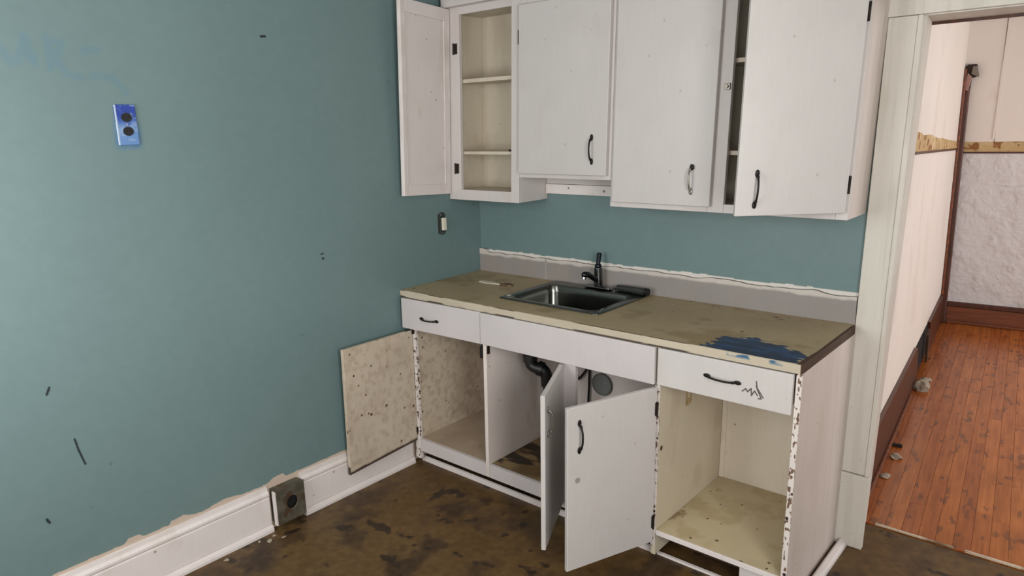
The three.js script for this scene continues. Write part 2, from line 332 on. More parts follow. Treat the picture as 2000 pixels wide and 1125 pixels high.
{
  const f = new THREE.Group(); f.name = numbered('floor'); hallAt(f); scene.add(f); structure(f, 'orange brown strip wood floor of the next room');
  const boards = [];
  for (let s = 0; s < 6; s++) {
    const L = [[156, 84, 30], [165, 93, 36], [149, 78, 27], [170, 98, 41], [159, 88, 34], [152, 81, 29]][s];
    boards.push(mapped(0.12, 1.5, 520, (x, y) => {
      const g = fbm(x * 110, y * 5, 300 + s, 4), k = (g - 0.5) * 46 + (fbm(x * 20, y * 9, 320 + s, 3) - 0.5) * 26;
      let c = [L[0] + k, L[1] + k * 0.75, L[2] + k * 0.5];
      c = mix(c, [84, 48, 28], 0.5 * step(0.66, 0.78, fbm(x * 30, y * 12, 340 + s, 3)));
      return mix(c, [60, 34, 20], 0.7 * spots(x, y, 350 + s, 0.2, 0.006, 0.3));
    }, { roughness: 0.26 }));
  }
  const W = 0.0605; let seed = 1; const rnd = () => hash(seed++, 5, 77);
  const plank = (x0, z0, z1) => { const g = bx(x0 + 0.0004, x0 + W - 0.0004, -0.03, -0.0005 * rnd(), z0 + 0.0004, z1 - 0.0004, 0.0007); const uv = g.attributes.uv, o = rnd() * 1.4, q = Math.floor(rnd() * 2) * W; for (let i = 0; i < uv.count; i++) uv.setXY(i, uv.getX(i) + q, uv.getY(i) + o); return g; };
  const rest = [];
  for (let r = 0; r * W < HALL_W - 0.01; r++) {
    const x0 = 0.002 + r * W, end = frontZ(x0) - 0.001; let z = 0.002;
    while (z < end - 0.02) {
      let z1 = Math.min(end, z + 0.45 + rnd() * 1.1); if (end - z1 < 0.25) z1 = end;
      if (x0 < 1.15) part('plank', plank(x0, z, z1), boards[Math.floor(rnd() * 6)], f); else rest.push(plank(x0, z, z1));
      z = z1;
    }
  }
  const m = part('plank_field', rest, boards[0], f); m.userData.kind = 'stuff';
  part('subfloor', bx(0, HALL_W, -0.1, -0.031, 0, 3.56, 0), bareWood, f);
}
{
  const w = new THREE.Group(); w.name = 'wall_far'; hallAt(w); scene.add(w); structure(w, 'white end wall of the next room with a bare strip and plastered lower half');
  part('plaster_face', bx(-0.1, HALL_W + 0.1, -0.1, 1.39, -0.1, 0, 0), plaster, w);
  part('core', bx(-0.1, HALL_W + 0.1, 1.39, 2.6, -0.1, -0.012, 0), pinkWall, w);
  part('panel', bx(0, 0.233, 1.43, 2.33, -0.012, 0, 0.001), pinkWall, w);
  part('panel', bx(0.238, 1.45, 1.43, 2.33, -0.012, 0.002, 0.001), pinkWall, w);
  part('panel', bx(1.455, 2.6, 1.43, 2.33, -0.012, 0, 0.001), pinkWall, w);
  part('batten', prism([[0.222, 1.45], [0.236, 1.45], [0.262, 2.31], [0.240, 2.31]], 'z', 0.002, 0.006), pinkWall, w);
}
const hallLeft = new THREE.Group(); hallLeft.name = 'wall_side'; hallAt(hallLeft); scene.add(hallLeft); structure(hallLeft, 'pinkish white side wall of the next room');
part('wall_face', bx(-0.12, 0, -0.1, 2.6, 0, 3.56, 0), pinkWall, hallLeft);
{
  const w = new THREE.Group(); w.name = 'wall_outer'; hallAt(w, HALL_W, 0, 0); scene.add(w); structure(w, 'white outer wall of the next room with two windows');
  const list = []; let z = 0; const seq = [...HWIN].sort((a, b) => a[0] - b[0]);
  for (const [a, b] of seq) { list.push(bx(0, T, -0.1, CEIL, z, a, 0), bx(0, T, -0.1, 0.8, a, b, 0), bx(0, T, 2.2, CEIL, a, b, 0)); z = b; }
  list.push(bx(0, T, -0.1, CEIL, z, 4.2, 0)); part('wall_face', list, pinkWall, w);
  seq.forEach(([a, b], i) => { const p = hallPoint(HALL_W + 0.06, 1.5, (a + b) / 2); windowFrame(i + 2, b - a, 1.4, p.toArray(), HT + Math.PI / 2, 'tall sash window of the next room'); });
  const n = structure(put('wall_divider', bx(KX + T, 5.4, 0, CEIL, -BT, -BT + 0.1, 0), pinkWall), 'white wall of the next room beside the kitchen');
  const c = new THREE.Group(); c.name = numbered('ceiling'); hallAt(c); scene.add(c); structure(c, 'white ceiling of the next room');
  part('ceiling_face', prism([[-0.1, -0.1], [HALL_W + T, -0.1], [HALL_W + T, frontZ(HALL_W) + 0.02], [-0.1, frontZ(-0.1)]], 'y', CEIL, CEIL + 0.1), ceilMat, c);
}
// bare yellowed strips where a rail was torn off
const bareStrip = mapped(1.6, 0.4, 420, (x, y) => {
  let c = mix([182, 150, 102], [208, 186, 144], fbm(x * 9, y * 9, 401, 3));
  c = mix(c, [128, 78, 36], 0.8 * step(0.6, 0.7, fbm(x * 16, y * 24, 405, 4)));
  return mix(c, [70, 36, 16], spots(x, y, 409, 0.06, 0.006, 0.3));
}, { roughness: 0.8 });
{
  const t = new THREE.Group(); t.name = 'trim_5'; hallAt(t); scene.add(t); structure(t, 'bare yellowed strip with brown edges where a wall rail was torn off');
  part('bare_strip', bx(0.0, HALL_W, 1.355, 1.43, -0.004, 0.003, 0.001), bareStrip, t);
  part('brown_edge', bx(0.0, HALL_W, 1.343, 1.355, -0.004, 0.008, 0.001), darkWood, t);
  const pts = [[0.05, 1.385], [2.4, 1.462], [3.555, 1.51]], up = [];
  for (let i = 0; i <= 40; i++) { const z = 3.555 - (3.555 - 0.05) * i / 40; up.push([z, 1.455 + 0.052 * (z - 0.45) + (z > 1.2 ? 0.02 * (fbm(z * 7, 1, 415, 3) - 0.5) : 0)]); }
  part('bare_strip', prism([...pts, ...up], 'x', 0.0, 0.004), bareStrip, t);
  part('brown_edge', prism([[0.05, 1.372], [3.555, 1.497], [3.555, 1.51], [0.05, 1.386]], 'x', 0.0, 0.009), darkWood, t);
  part('picture_rail', bx(0.03, HALL_W, 2.325, 2.372, 0, 0.03, 0.004), darkWood, t);
}
{ // dark corner strip with a torn, pinkish end
  const t = new THREE.Group(); t.name = 'trim_6'; hallAt(t); scene.add(t); structure(t, 'dark brown corner strip with a broken grey pink end');
  part('corner_strip', bx(0.001, 0.046, 0.0, 1.83, 0.001, 0.055, 0.008), darkWood, t);
  part('corner_edge', bx(0.001, 0.018, 0.17, 1.97, 0.056, 0.085, 0.004), brownWood, t);
  const e = part('torn_cap', prism([[0.0, 1.80], [0.045, 1.795], [0.05, 1.90], [0.095, 1.915], [0.075, 2.0], [0.02, 2.0], [0.0, 1.97]], 'z', 0.002, 0.05, 0.004), mat({ color: 0x2c1a14, roughness: 0.7 }), t);
  part('torn_piece', prism([[0.012, 1.815], [0.035, 1.81], [0.055, 1.905], [0.022, 1.94]], 'z', 0.051, 0.062, 0.002), mat({ color: 0xa8847c, roughness: 0.8 }), e);
  part('torn_piece', prism([[0.045, 1.93], [0.098, 1.905], [0.082, 1.985], [0.052, 1.985]], 'z', 0.051, 0.060, 0.002), mat({ color: 0x7d7469, roughness: 0.8 }), e);
}
{ // baseboards of the next room
  const a = new THREE.Group(); a.name = 'baseboard_far'; hallAt(a); scene.add(a); structure(a, 'varnished brown baseboard at the end wall of the next room');
  part('board', bx(0.05, HALL_W, 0.02, 0.138, 0, 0.018, 0.002), brownWood, a);
  part('cap', bx(0.05, HALL_W, 0.139, 0.176, 0, 0.026, 0.006), darkWood, a);
  part('shoe_moulding', bx(0.05, HALL_W, 0.0, 0.02, 0, 0.034, 0.006), brownWood, a);
  const b = new THREE.Group(); b.name = 'baseboard_side'; hallAt(b); scene.add(b); structure(b, 'dark brown baseboard with a broken gap in the next room');
  part('board', prism([[1.60, 0.0], [3.55, 0.0], [3.55, 0.27], [2.2, 0.25], [1.72, 0.245], [1.66, 0.20], [1.63, 0.10]], 'x', 0.0, 0.02), darkWood, b);
  part('shoe_moulding', bx(0.02, 0.036, 0.0, 0.022, 1.95, 3.5, 0.005), brownWood, b);
  part('board', prism([[0.06, 0.0], [0.98, 0.0], [1.02, 0.09], [0.97, 0.17], [1.0, 0.235], [0.06, 0.24]], 'x', 0.0, 0.02), darkWood, b);
  part('gap_dark_sheet', bx(0.0, 0.004, 0.0, 0.225, 0.95, 1.66, 0), blackVoid, b);  // flat black sheet stands in for the dark inside the gap
  part('broken_lath', prism([[1.15, 0.02], [1.19, 0.0], [1.23, 0.2], [1.18, 0.235]], 'x', 0.022, 0.034), bareWood, b);
}

// ------------------------------------------------------------------ handles
function pull(len, worn = false) {                               // bow-shaped pull with leaf ends, along y, standing off +z
  const h = len / 2, out = 0.022;
  const bow = tube([[0, -h + 0.006, 0.004], [0, -h * 0.72, out * 0.62], [0, -h * 0.35, out], [0, h * 0.35, out], [0, h * 0.72, out * 0.62], [0, h - 0.006, 0.004]], 0.0036, 22, 8);
  const pads = [ball(0, -h + 0.004, 0.003, 0.0075, 0.013, 0.0035), ball(0, h - 0.004, 0.003, 0.0075, 0.013, 0.0035), ball(0, -h * 0.72, out * 0.6, 0.005, 0.007, 0.005), ball(0, h * 0.72, out * 0.6, 0.005, 0.007, 0.005)];
  return { bow, pads, worn };
}
function addPull(parent, x, y, z, len, { flat = false, turn = 0, worn = false } = {}) {
  const q = pull(len), all = join([q.bow, ...q.pads]);
  if (flat) all.rotateZ(Math.PI / 2);
  const m = part('handle', all, worn ? wornIron : darkIron, parent, [x, y, z], turn);
  m.userData.label = worn ? 'worn pale bow-shaped pull' : 'dark bow-shaped pull';
  return m;
}
function hingeLeaf(parent, x, y, z, w = 0.012, h = 0.05, d = 0.006) { return part('hinge', [bx(-w / 2, w / 2, -h / 2, h / 2, -d / 2, d / 2, 0.001), rod([0, -h / 2 - 0.004, d / 2], [0, h / 2 + 0.004, d / 2], 0.0035)], hingeMetal, parent, [x, y, z]); }

// ------------------------------------------------------------------ base cabinets
const chip = (x, y, s, lo = 0.6) => step(lo, lo + 0.05, fbm(x * 130, y * 60, s, 3));
const chippedEdge = mapped(0.4, 0.9, 700, (x, y) => { let c = paint([212, 204, 198], x, y, 501, 0.6); c = mix(c, [92, 66, 48], chip(x, y, 505, 0.64) * 0.9); return mix(c, [40, 26, 20], spots(x, y, 507, 0.05, 0.006, 0.45)); }, { roughness: 0.5 });
const doorPaint = mapped(0.8, 0.9, 420, (x, y) => paint([189, 184, 181], x, y, 511, 0.35), { roughness: 0.4 });
const frontBoard = mapped(1.2, 0.5, 420, (x, y) => paint([195, 188, 187], x, y, 515, 0.3), { roughness: 0.38 });
const sideBoard = mapped(0.7, 0.9, 400, (x, y) => mix(paint([200, 187, 179], x, y, 521, 0.5), [186, 172, 164], 0.25 * step(0.5, 0.7, fbm(x * 40, y * 3, 525, 3))), { roughness: 0.5 });
const shelfBrown = mapped(1.0, 0.7, 420, (x, y) => { let c = [158, 140, 120]; const k = (fbm(x * 8, y * 8, 531, 4) - 0.5) * 30; c = [c[0] + k, c[1] + k, c[2] + k]; return mix(c, [92, 70, 50], 0.7 * spots(x, y, 533, 0.09, 0.006, 0.4)); }, { roughness: 0.6 });
const shelfRot = mapped(1.0, 0.7, 420, (x, y) => { let c = mix([132, 110, 74], [96, 74, 44], step(0.4, 0.65, fbm(x * 6, y * 6, 541, 4))); c = mix(c, [36, 24, 16], step(0.58, 0.68, fbm(x * 5, y * 14, 545, 4)) * 0.9); return c; }, { roughness: 0.6 });
const shelfYellow = mapped(0.6, 0.7, 480, (x, y) => { let c = paint([192, 178, 146], x, y, 551, 0.8); c = mix(c, [164, 146, 108], 0.5 * step(0.5, 0.7, fbm(x * 10, y * 10, 553, 4))); c = mix(c, [120, 96, 60], 0.6 * step(0.62, 0.72, fbm(x * 16, y * 16, 559, 3)) * step(0.1, 0.0, x)); return mix(c, [74, 56, 34], 0.85 * spots(x, y, 555, 0.085, 0.008, 0.4)); }, { roughness: 0.55 });

const FZ = 0.572;                                                // front plane of the cabinet frame
// left unit
{
  const c = thing('base_cabinet', 'left white base cabinet with grimy open door against the teal wall', 'cabinet', [0.27, 0, 0.29]);
  put('side_panel', bx(0.05, 0.066, 0.05, 0.862, 0.014, 0.552), grimyInside, c);
  put('floor_panel', bx(0.067, 0.519, 0.12, 0.138, 0.014, 0.553), shelfBrown, c);
  put('back_panel', bx(0.05, 0.519, 0.05, 0.862, 0.002, 0.013), greyInside, c);
  put('stile', bx(0.037, 0.072, 0.03, 0.712, 0.553, FZ), chippedEdge, c);
  put('kick_board', bx(0.073, 0.519, 0.073, 0.138, 0.554, FZ), frontBoard, c);
  put('catch', [bx(0.474, 0.506, 0.635, 0.690, 0.528, 0.548, 0.004), bx(0.484, 0.519, 0.672, 0.705, 0.534, 0.546, 0.002)], blackPlastic, c);
  // drawer, pulled out a little and crooked
  const dw = part('drawer', [bx(0, 0.503, 0, 0.148, -0.009, 0.009, 0.003), bx(0.02, 0.035, 0.01, 0.11, -0.42, -0.009), bx(0.46, 0.475, 0.01, 0.11, -0.42, -0.009), bx(0.035, 0.46, 0.01, 0.02, -0.42, -0.009), bx(0.035, 0.46, 0.02, 0.11, -0.42, -0.405)], frontBoard, c, [0.013 - 0.27, 0.716, 0.592 - 0.29], 0.040);
  addPull(dw, 0.188, 0.065, 0.0095, 0.105, { flat: true });
  // door, folded back along the wall: its grimy inner face shows
  const d = put('door', prism([[0.576, 0.128], [0.99, 0.104], [0.986, 0.708], [0.576, 0.705]], 'x', 0.040, 0.057, 0.0015), mapped(0.5, 0.7, 560, (x, y) => {
    let q = paint([192, 178, 160], x, y, 561, 0.8);
    q = mix(q, [150, 132, 112], 0.34 * step(0.40, 0.75, fbm(x * 48, y * 40, 563, 5)) + 0.15 * step(0.5, 0.7, fbm(x * 9, y * 8, 564, 3)));
    q = mix(q, [92, 66, 46], 0.8 * spots(x, y, 565, 0.07, 0.008, 0.3));
    const dots = [[0.36, 0.47, 0.007], [0.375, 0.575, 0.006], [0.30, 0.36, 0.006], [0.33, 0.27, 0.007], [0.275, 0.255, 0.009], [0.29, 0.265, 0.006], [0.18, 0.27, 0.006], [0.26, 0.49, 0.006]];
    for (const [a, b, r] of dots) q = mix(q, [70, 44, 30], 0.9 * (1 - step(r * 0.5, r, Math.hypot(x - a, y - b))));
    const bottom = 0.024 - 0.0578 * x; // worn lower edge
    return mix(q, [48, 34, 26], step(0.016, 0.004, y - bottom - 0.006 * fbm(x * 30, 1, 567, 3)) * 0.9);
  }, { roughness: 0.6 }, false), c);
  d.userData.label = 'open door with stained inner face';
  put('hinge', bx(0.058, 0.066, 0.685, 0.712, 0.570, 0.583, 0.002), hingeMetal, d); put('hinge', bx(0.058, 0.064, 0.17, 0.20, 0.572, 0.582, 0.002), hingeMetal, d);
  rack(c, 0.018, 0.40);
}
// sink unit
function swingDoor(parent, name, hinge, angle, w, y0, y1, label) { // closed it would run along -x from the hinge; outer face +z
  const g = prism([[-w, y0], [0, y0], [0, y1], [-w, y1]], 'z', 0, 0.018, 0.002);
  const q = new THREE.Vector3(); parent.getWorldPosition(q);
  const m = part(name, g, doorPaint, parent, [hinge[0] - q.x, -q.y, hinge[1] - q.z], angle);
  m.userData.label = label; return m;
}
{
  const c = thing('base_cabinet', 'middle white base cabinet under the sink with two doors swung open', 'cabinet', [0.96, 0, 0.29]);
  put('divider', bx(0.520, 0.539, 0.074, 0.862, 0.014, 0.5725), greyInside, c);
  put('apron', bx(0.522, 1.386, 0.720, 0.864, 0.573, 0.590, 0.003), frontBoard, c);
  put('top_rail', bx(0.541, 1.384, 0.722, 0.862, 0.553, 0.572), frontBoard, c);
  put('stile', bx(0.953, 1.023, 0.068, 0.719, 0.553, FZ), frontBoard, c);
  put('divider', bx(1.386, 1.404, 0.02, 0.862, 0.014, 0.5715), mapped(0.6, 0.9, 420, (x, y) => { let q = paint([200, 188, 166], x, y, 571, 1); const d = Math.min(Math.abs(x - 0.31), Math.abs(x - 0.345)); q = mix(q, [150, 122, 72], (y > 0.55 && y < 0.75 && d < 0.01 ? 0.5 : 0) + (Math.hypot(x - 0.33, y - 0.56) < 0.018 ? 0.5 : 0)); return mix(q, [60, 44, 30], 1 - step(0.007, 0.012, Math.hypot(x - 0.535, y - 0.44))); }, { roughness: 0.55 }, false), c);
  put('edge_strip', bx(1.3855, 1.4045, 0.06, 0.719, 0.5717, 0.577, 0.001), chippedEdge, c);
  put('floor_panel', bx(0.540, 1.385, 0.12, 0.138, 0.014, 0.552), shelfRot, c);
  put('back_panel', bx(0.540, 1.385, 0.05, 0.862, 0.002, 0.013), greyInside, c);
  put('kick_board', bx(0.540, 0.952, 0.073, 0.138, 0.554, FZ), frontBoard, c);
  put('kick_board', bx(1.024, 1.385, 0.068, 0.138, 0.554, FZ), frontBoard, c);
  const h0 = put('hinge', bx(0.5395, 0.548, 0.672, 0.708, 0.556, 0.570, 0.002), hingeMetal, c);
  const a = swingDoor(c, 'door', [0.949, 0.577], Math.PI * 116 / 180, 0.372, 0.098, 0.716, 'door swung wide open, seen on its edge');
  addPull(a, -0.335, 0.60, 0.0185, 0.105, { worn: true });
  hingeLeaf(a, -0.008, 0.62, -0.003); hingeLeaf(a, -0.008, 0.19, -0.003);
  const b = swingDoor(c, 'door', [1.3845, 0.580], Math.PI * 68.5 / 180, 0.387, 0.083, 0.712, 'half open white door with dark pull');
  addPull(b, -0.340, 0.60, 0.0185, 0.11);
  part('worn_spot', new THREE.CircleGeometry(0.011, 14).translate(-0.345, 0.435, 0.0187), mat({ color: 0x8f8a85, roughness: 0.6 }), b);
  hingeLeaf(b, -0.004, 0.63, 0.02); hingeLeaf(b, -0.004, 0.17, 0.02);
  rack(c, 0.018, 0.40);
}
// right unit, without a door
{
  const c = thing('base_cabinet', 'right white base cabinet with open doorless front and scribbled drawer', 'cabinet', [1.65, 0, 0.29]);
  put('side_panel', bx(1.888, 1.906, 0.0, 0.866, 0.014, 0.574), sideBoard, c);
  put('edge_strip', bx(1.8875, 1.9065, 0.0, 0.866, 0.5742, 0.580, 0.001), chippedEdge, c);
  put('floor_panel', bx(1.4045, 1.8875, 0.108, 0.126, 0.014, 0.566), shelfYellow, c);
  put('front_lip', bx(1.4045, 1.8875, 0.107, 0.127, 0.5665, 0.574, 0.002), whiteTrim, c);
  put('back_panel', bx(1.405, 1.887, 0.05, 0.862, 0.002, 0.013), creamInside, c);
  put('back_strip', bx(1.405, 1.425, 0.127, 0.70, 0.0135, 0.022), creamInside, c);
  put('toe_board', bx(1.405, 1.735, 0.003, 0.106, 0.42, 0.435), bareWood, c);
  put('toe_block', bx(1.737, 1.887, 0.012, 0.106, 0.548, 0.562), whitePaint, c);
  const scr = [[[0.320, 0.048], [0.332, 0.060], [0.338, 0.050], [0.350, 0.064], [0.352, 0.040], [0.362, 0.058], [0.372, 0.044]], [[0.366, 0.092], [0.370, 0.066], [0.386, 0.036], [0.376, 0.034]], [[0.366, 0.075], [0.392, 0.040]]];
  const d = put('drawer', bx(1.3985, 1.882, 0.724, 0.864, 0.574, 0.591, 0.003), mapped(0.4835, 0.14, 1400, (x, y) => {
    let q = paint([195, 190, 187], x, y, 581, 0.4); let m = 1; for (const s of scr) m = Math.min(m, segDist(x, y, s));
    return mix(q, [66, 54, 54], 0.85 * (1 - step(0.0012, 0.003, m)));
  }, { roughness: 0.38 }, false), c);
  put('drawer_box', [bx(1.43, 1.445, 0.735, 0.84, 0.1, 0.5735), bx(1.85, 1.865, 0.735, 0.84, 0.1, 0.5735), bx(1.445, 1.85, 0.735, 0.745, 0.1, 0.5735)], creamInside, d);
  addPull(d, 1.647 - 1.65, 0.800, 0.5915 - 0.29, 0.118, { flat: true }).rotation.z = -0.03;
  rack(c, 0.018, 0.40);
}

// ------------------------------------------------------------------ worktop, backsplash
const spill = (x, z) => {                                        // blue paint: 1 inside, ragged
  const n = (fbm(x * 22, z * 60, 601, 4) - 0.5) * 0.09 + (fbm(x * 70, z * 90, 605, 3) - 0.5) * 0.035;
  const back = 0.40 + Math.max(0, x - 1.68) * 0.28 + Math.max(0, 1.66 - x) * 0.6, left = 1.575 + Math.max(0, 0.5 - z) * 0.15, right = 1.895 - Math.max(0, 0.50 - z) * 0.9;
  return step(-0.006, 0.006, Math.min(z - back, x - left, right - x) + n);
};
const WT = { x0: 0.003, x1: 1.912, z0: 0.002, z1: 0.585 };
const topMap = canvasMap(WT.x1 - WT.x0, WT.z1 - WT.z0, 900, (u, v) => {
  const x = u + WT.x0, z = v + WT.z0, k = (fbm(x * 3, z * 5, 611, 4) - 0.5) * 22 + (fbm(x * 60, z * 60, 613, 3) - 0.5) * 10;
  let c = [162 + k, 144 + k, 110 + k];
  c = mix(c, [128, 104, 66], 0.5 * step(0.56, 0.72, fbm(x * 7, z * 10, 617, 4)));
  c = mix(c, [60, 38, 24], 0.8 * spots(x, z, 621, 0.16, 0.006, 0.3));
  const dark = [[1.36, 0.05, 0.012], [1.38, 0.045, 0.008], [1.40, 0.075, 0.007], [1.64, 0.08, 0.014], [1.665, 0.10, 0.010], [1.68, 0.06, 0.008], [1.61, 0.34, 0.010], [0.04, 0.53, 0.012], [0.10, 0.50, 0.010]];
  for (const [a, b, r] of dark) c = mix(c, [52, 34, 24], 0.85 * (1 - step(r * 0.5, r, Math.hypot(x - a, (z - b) * 1.4) * (0.7 + 0.7 * noise(x * 120, z * 120, 3)))));
  const s = spill(x, z); if (s > 0) c = mix(c, mix([15, 36, 66], [26, 64, 106], step(0.5, 0.7, fbm(x * 16, z * 40, 625, 3)) * 0.8), s);
  return c;
}, { repeat: false });
{
  const w = thing('worktop', 'tan laminate worktop with a blue paint spill and pale front edge', 'worktop', [0.95, 0.868, 0.29]);
  const hole = [[0.545, 0.055], [1.022, 0.055], [1.022, 0.425], [0.545, 0.425]];
  const sh = new THREE.Shape([[WT.x0, WT.z0], [WT.x1 - 0.003, WT.z0], [WT.x1 - 0.003, WT.z1 - 0.004], [WT.x0, WT.z1 - 0.004]].map((p) => new THREE.Vector2(...p)));
  sh.holes.push(new THREE.Path(hole.map((p) => new THREE.Vector2(...p))));
  const g = new THREE.ExtrudeGeometry(sh, { depth: 0.031, bevelEnabled: false }); g.applyMatrix4(new THREE.Matrix4().set(1, 0, 0, 0, 0, 0, 1, 0, 0, 1, 0, 0, 0, 0, 0, 1)); flip(g);
  put('top', metreUV(g).translate(0, 0.868, 0), mat({ map: topMap, roughness: 0.42 }), w);
  const edge = mapped(1.92, 0.04, 900, (x, y) => { let c = [184, 173, 153]; const k = (fbm(x * 8, y * 20, 631, 3) - 0.5) * 16; c = [c[0] + k, c[1] + k, c[2] + k]; c = mix(c, [58, 44, 34], 0.9 * step(0.006, 0.002, y) * step(0.45, 0.6, fbm(x * 9, 3, 633, 3)));
    const s = step(0.52, 0.6, fbm(x * 18, y * 20, 637, 3)) * step(1.62, 1.7, x) * step(0.012, 0.022, y); return mix(c, [40, 82, 122], s * 0.85); }, { roughness: 0.45 }, false);
  put('front_edge', prism([[0.5812, 0.868], [0.586, 0.868], [0.586, 0.897], [0.583, 0.899], [0.5812, 0.899]], 'x', WT.x0, WT.x1 - 0.003), edge, w).userData.label = 'pale front edge';
  put('side_edge', bx(WT.x1 - 0.0028, WT.x1 + 0.002, 0.868, 0.8992, 0.03, 0.586, 0.0008), bareWood, w).userData.label = 'bare brown side edge';
  put('scarred_lip', prism([[1.904, 0.05], [1.909, 0.03], [1.909, 0.585], [1.895, 0.585], [1.900, 0.50], [1.905, 0.42], [1.904, 0.2]].reverse(), 'y', 0.8991, 0.8996), bareWood, w);
}
{
  const b = thing('backsplash', 'off white backsplash board painted in shaded grey with chipped upper edge along the teal wall', 'backsplash', [0.95, 0.9, 0.01]);
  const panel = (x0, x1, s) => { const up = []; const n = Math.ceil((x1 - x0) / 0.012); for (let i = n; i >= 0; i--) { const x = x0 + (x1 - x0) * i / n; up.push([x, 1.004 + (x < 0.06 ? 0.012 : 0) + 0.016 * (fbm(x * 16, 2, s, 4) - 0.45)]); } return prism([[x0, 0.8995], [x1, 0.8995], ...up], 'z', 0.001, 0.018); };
  const sp = mapped(1.5, 0.3, 500, (x, y) => { let c = paint([138, 132, 128], x, y, 641, 0.8); return mix(c, [196, 188, 180], step(0.088, 0.1, y + 0.01 * fbm(x * 20, 1, 643, 3)) * 0.9); }, { roughness: 0.5 });  // grey base has the shade under the wall cabinets put in
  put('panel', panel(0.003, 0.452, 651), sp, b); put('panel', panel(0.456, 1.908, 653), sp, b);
  put('joint_strip', bx(0.449, 0.459, 0.9, 1.0, 0.0182, 0.0195, 0.0005), mat({ color: 0x9a928b, roughness: 0.6 }), b);
}

// ------------------------------------------------------------------ sink, tap and what lies on the worktop
{
  const s = thing('sink', 'stainless steel single bowl sink let into the tan worktop', 'sink', [0.78, 0.74, 0.24]);
  const rr = (x0, x1, z0, z1, r, n = 6) => { const p = []; for (const [cx, cz, a] of [[x1 - r, z1 - r, 0], [x0 + r, z1 - r, 90], [x0 + r, z0 + r, 180], [x1 - r, z0 + r, 270]]) for (let i = 0; i <= n; i++) { const t = (a + 90 * i / n) * Math.PI / 180; p.push([cx + r * Math.cos(t), cz + r * Math.sin(t)]); } return p; };
  // loft of rounded rectangles: rim outside, lip, bowl wall, bowl floor
  const rings = [[0.512, 1.052, 0.022, 0.450, 0.025, 0.9003], [0.512, 1.052, 0.022, 0.450, 0.025, 0.9035], [0.520, 1.044, 0.030, 0.442, 0.024, 0.9055], [0.552, 1.014, 0.100, 0.418, 0.040, 0.9045], [0.557, 1.009, 0.105, 0.413, 0.040, 0.900], [0.563, 1.003, 0.110, 0.408, 0.042, 0.87], [0.572, 0.994, 0.119, 0.399, 0.046, 0.765], [0.592, 0.974, 0.139, 0.379, 0.045, 0.748], [0.66, 0.90, 0.20, 0.32, 0.04, 0.744], [0.74, 0.82, 0.22, 0.30, 0.038, 0.742]].map(([a, b, c, d, r, y]) => rr(a, b, c, d, r).map(([x, z]) => [x, y, z]));
  const pos = [], idx = [], n = rings[0].length;
  rings.forEach((r) => r.forEach((p) => pos.push(...p)));
  for (let k = 0; k + 1 < rings.length; k++) for (let i = 0; i < n; i++) { const j = (i + 1) % n, a = k * n + i, b = k * n + j, c = (k + 1) * n + i, d = (k + 1) * n + j; idx.push(a, c, b, b, c, d); }
  const last = (rings.length - 1) * n; pos.push(0.78, 0.742, 0.26); for (let i = 0; i < n; i++) idx.push(last + i, pos.length / 3 - 1, last + (i + 1) % n);
  // outer skin of the bowl
  const g = new THREE.BufferGeometry(); g.setAttribute('position', new THREE.Float32BufferAttribute(pos, 3)); g.setIndex(idx); flip(g); g.computeVertexNormals();
  g.setAttribute('uv', new THREE.BufferAttribute(new Float32Array(pos.length / 3 * 2), 2));
  put('bowl', g, steel, s);
  put('drain', [new THREE.TorusGeometry(0.036, 0.005, 8, 28).rotateX(Math.PI / 2).translate(0.78, 0.7445, 0.26).toNonIndexed(), new THREE.CylinderGeometry(0.033, 0.033, 0.002, 24).translate(0.78, 0.7435, 0.26)], chrome, s);
  for (const [x, z] of [[0.60, 0.36]]) put('scraper_spot', new THREE.CylinderGeometry(0.011, 0.011, 0.001, 14).translate(0.537, 0.906, 0.40), mat({ color: 0xb8b4aa, roughness: 0.5 }), s);
}
{
  const f = thing('faucet', 'dark chrome single lever faucet at the back of the sink', 'faucet', [0.795, 0.906, 0.062]);
  put('base_plate', [new THREE.CapsuleGeometry(0.022, 0.11, 6, 16).rotateZ(Math.PI / 2).scale(1, 0.32, 1).translate(0.795, 0.9132, 0.062)], chrome, f);
  put('body', [rod([0.795, 0.9135, 0.062], [0.795, 1.0, 0.062], 0.021, 0.0185, 22), ball(0.795, 1.0, 0.062, 0.0187, 0.012, 0.0187)], mat({ color: 0x5a5c5e, roughness: 0.16, metalness: 1 }), f);
  put('spout', [tube([[0.795, 0.945, 0.07], [0.792, 0.965, 0.105], [0.789, 0.985, 0.14], [0.787, 0.988, 0.158]], 0.0125, 20, 14), ball(0.787, 0.986, 0.16, 0.0145, 0.0145, 0.0145)], mat({ color: 0x35373a, roughness: 0.18, metalness: 1 }), f);
  put('aerator', rod([0.787, 0.983, 0.160], [0.786, 0.966, 0.166], 0.010, 0.010, 16), chrome, f);
  put('lever', [ball(0.795, 1.012, 0.062, 0.0165, 0.014, 0.0165), rod([0.795, 1.018, 0.064], [0.790, 1.062, 0.045], 0.0095, 0.012, 14), ball(0.790, 1.064, 0.045, 0.012, 0.008, 0.012)], mat({ color: 0x0f1620, roughness: 0.3, metalness: 0.3 }), f);
}
{
  const h = thing('spray_tube', 'dark grey tube lying across the back right rim of the sink', 'tube', [0.95, 0.9055, 0.055]);
  put('tube', rod([0.895, 0.9205, 0.050], [1.045, 0.9225, 0.066], 0.0135, 0.0155, 18), mat({ color: 0x3b3e3c, roughness: 0.45, metalness: 0.4 }), h);
  put('end_cap', rod([1.0455, 0.9226, 0.066], [1.062, 0.923, 0.0675], 0.017, 0.0165, 18), blackPlastic, h);
  put('nozzle', [rod([0.8945, 0.9195, 0.050], [0.881, 0.918, 0.0495], 0.009, 0.008, 14)], chrome, h);
}
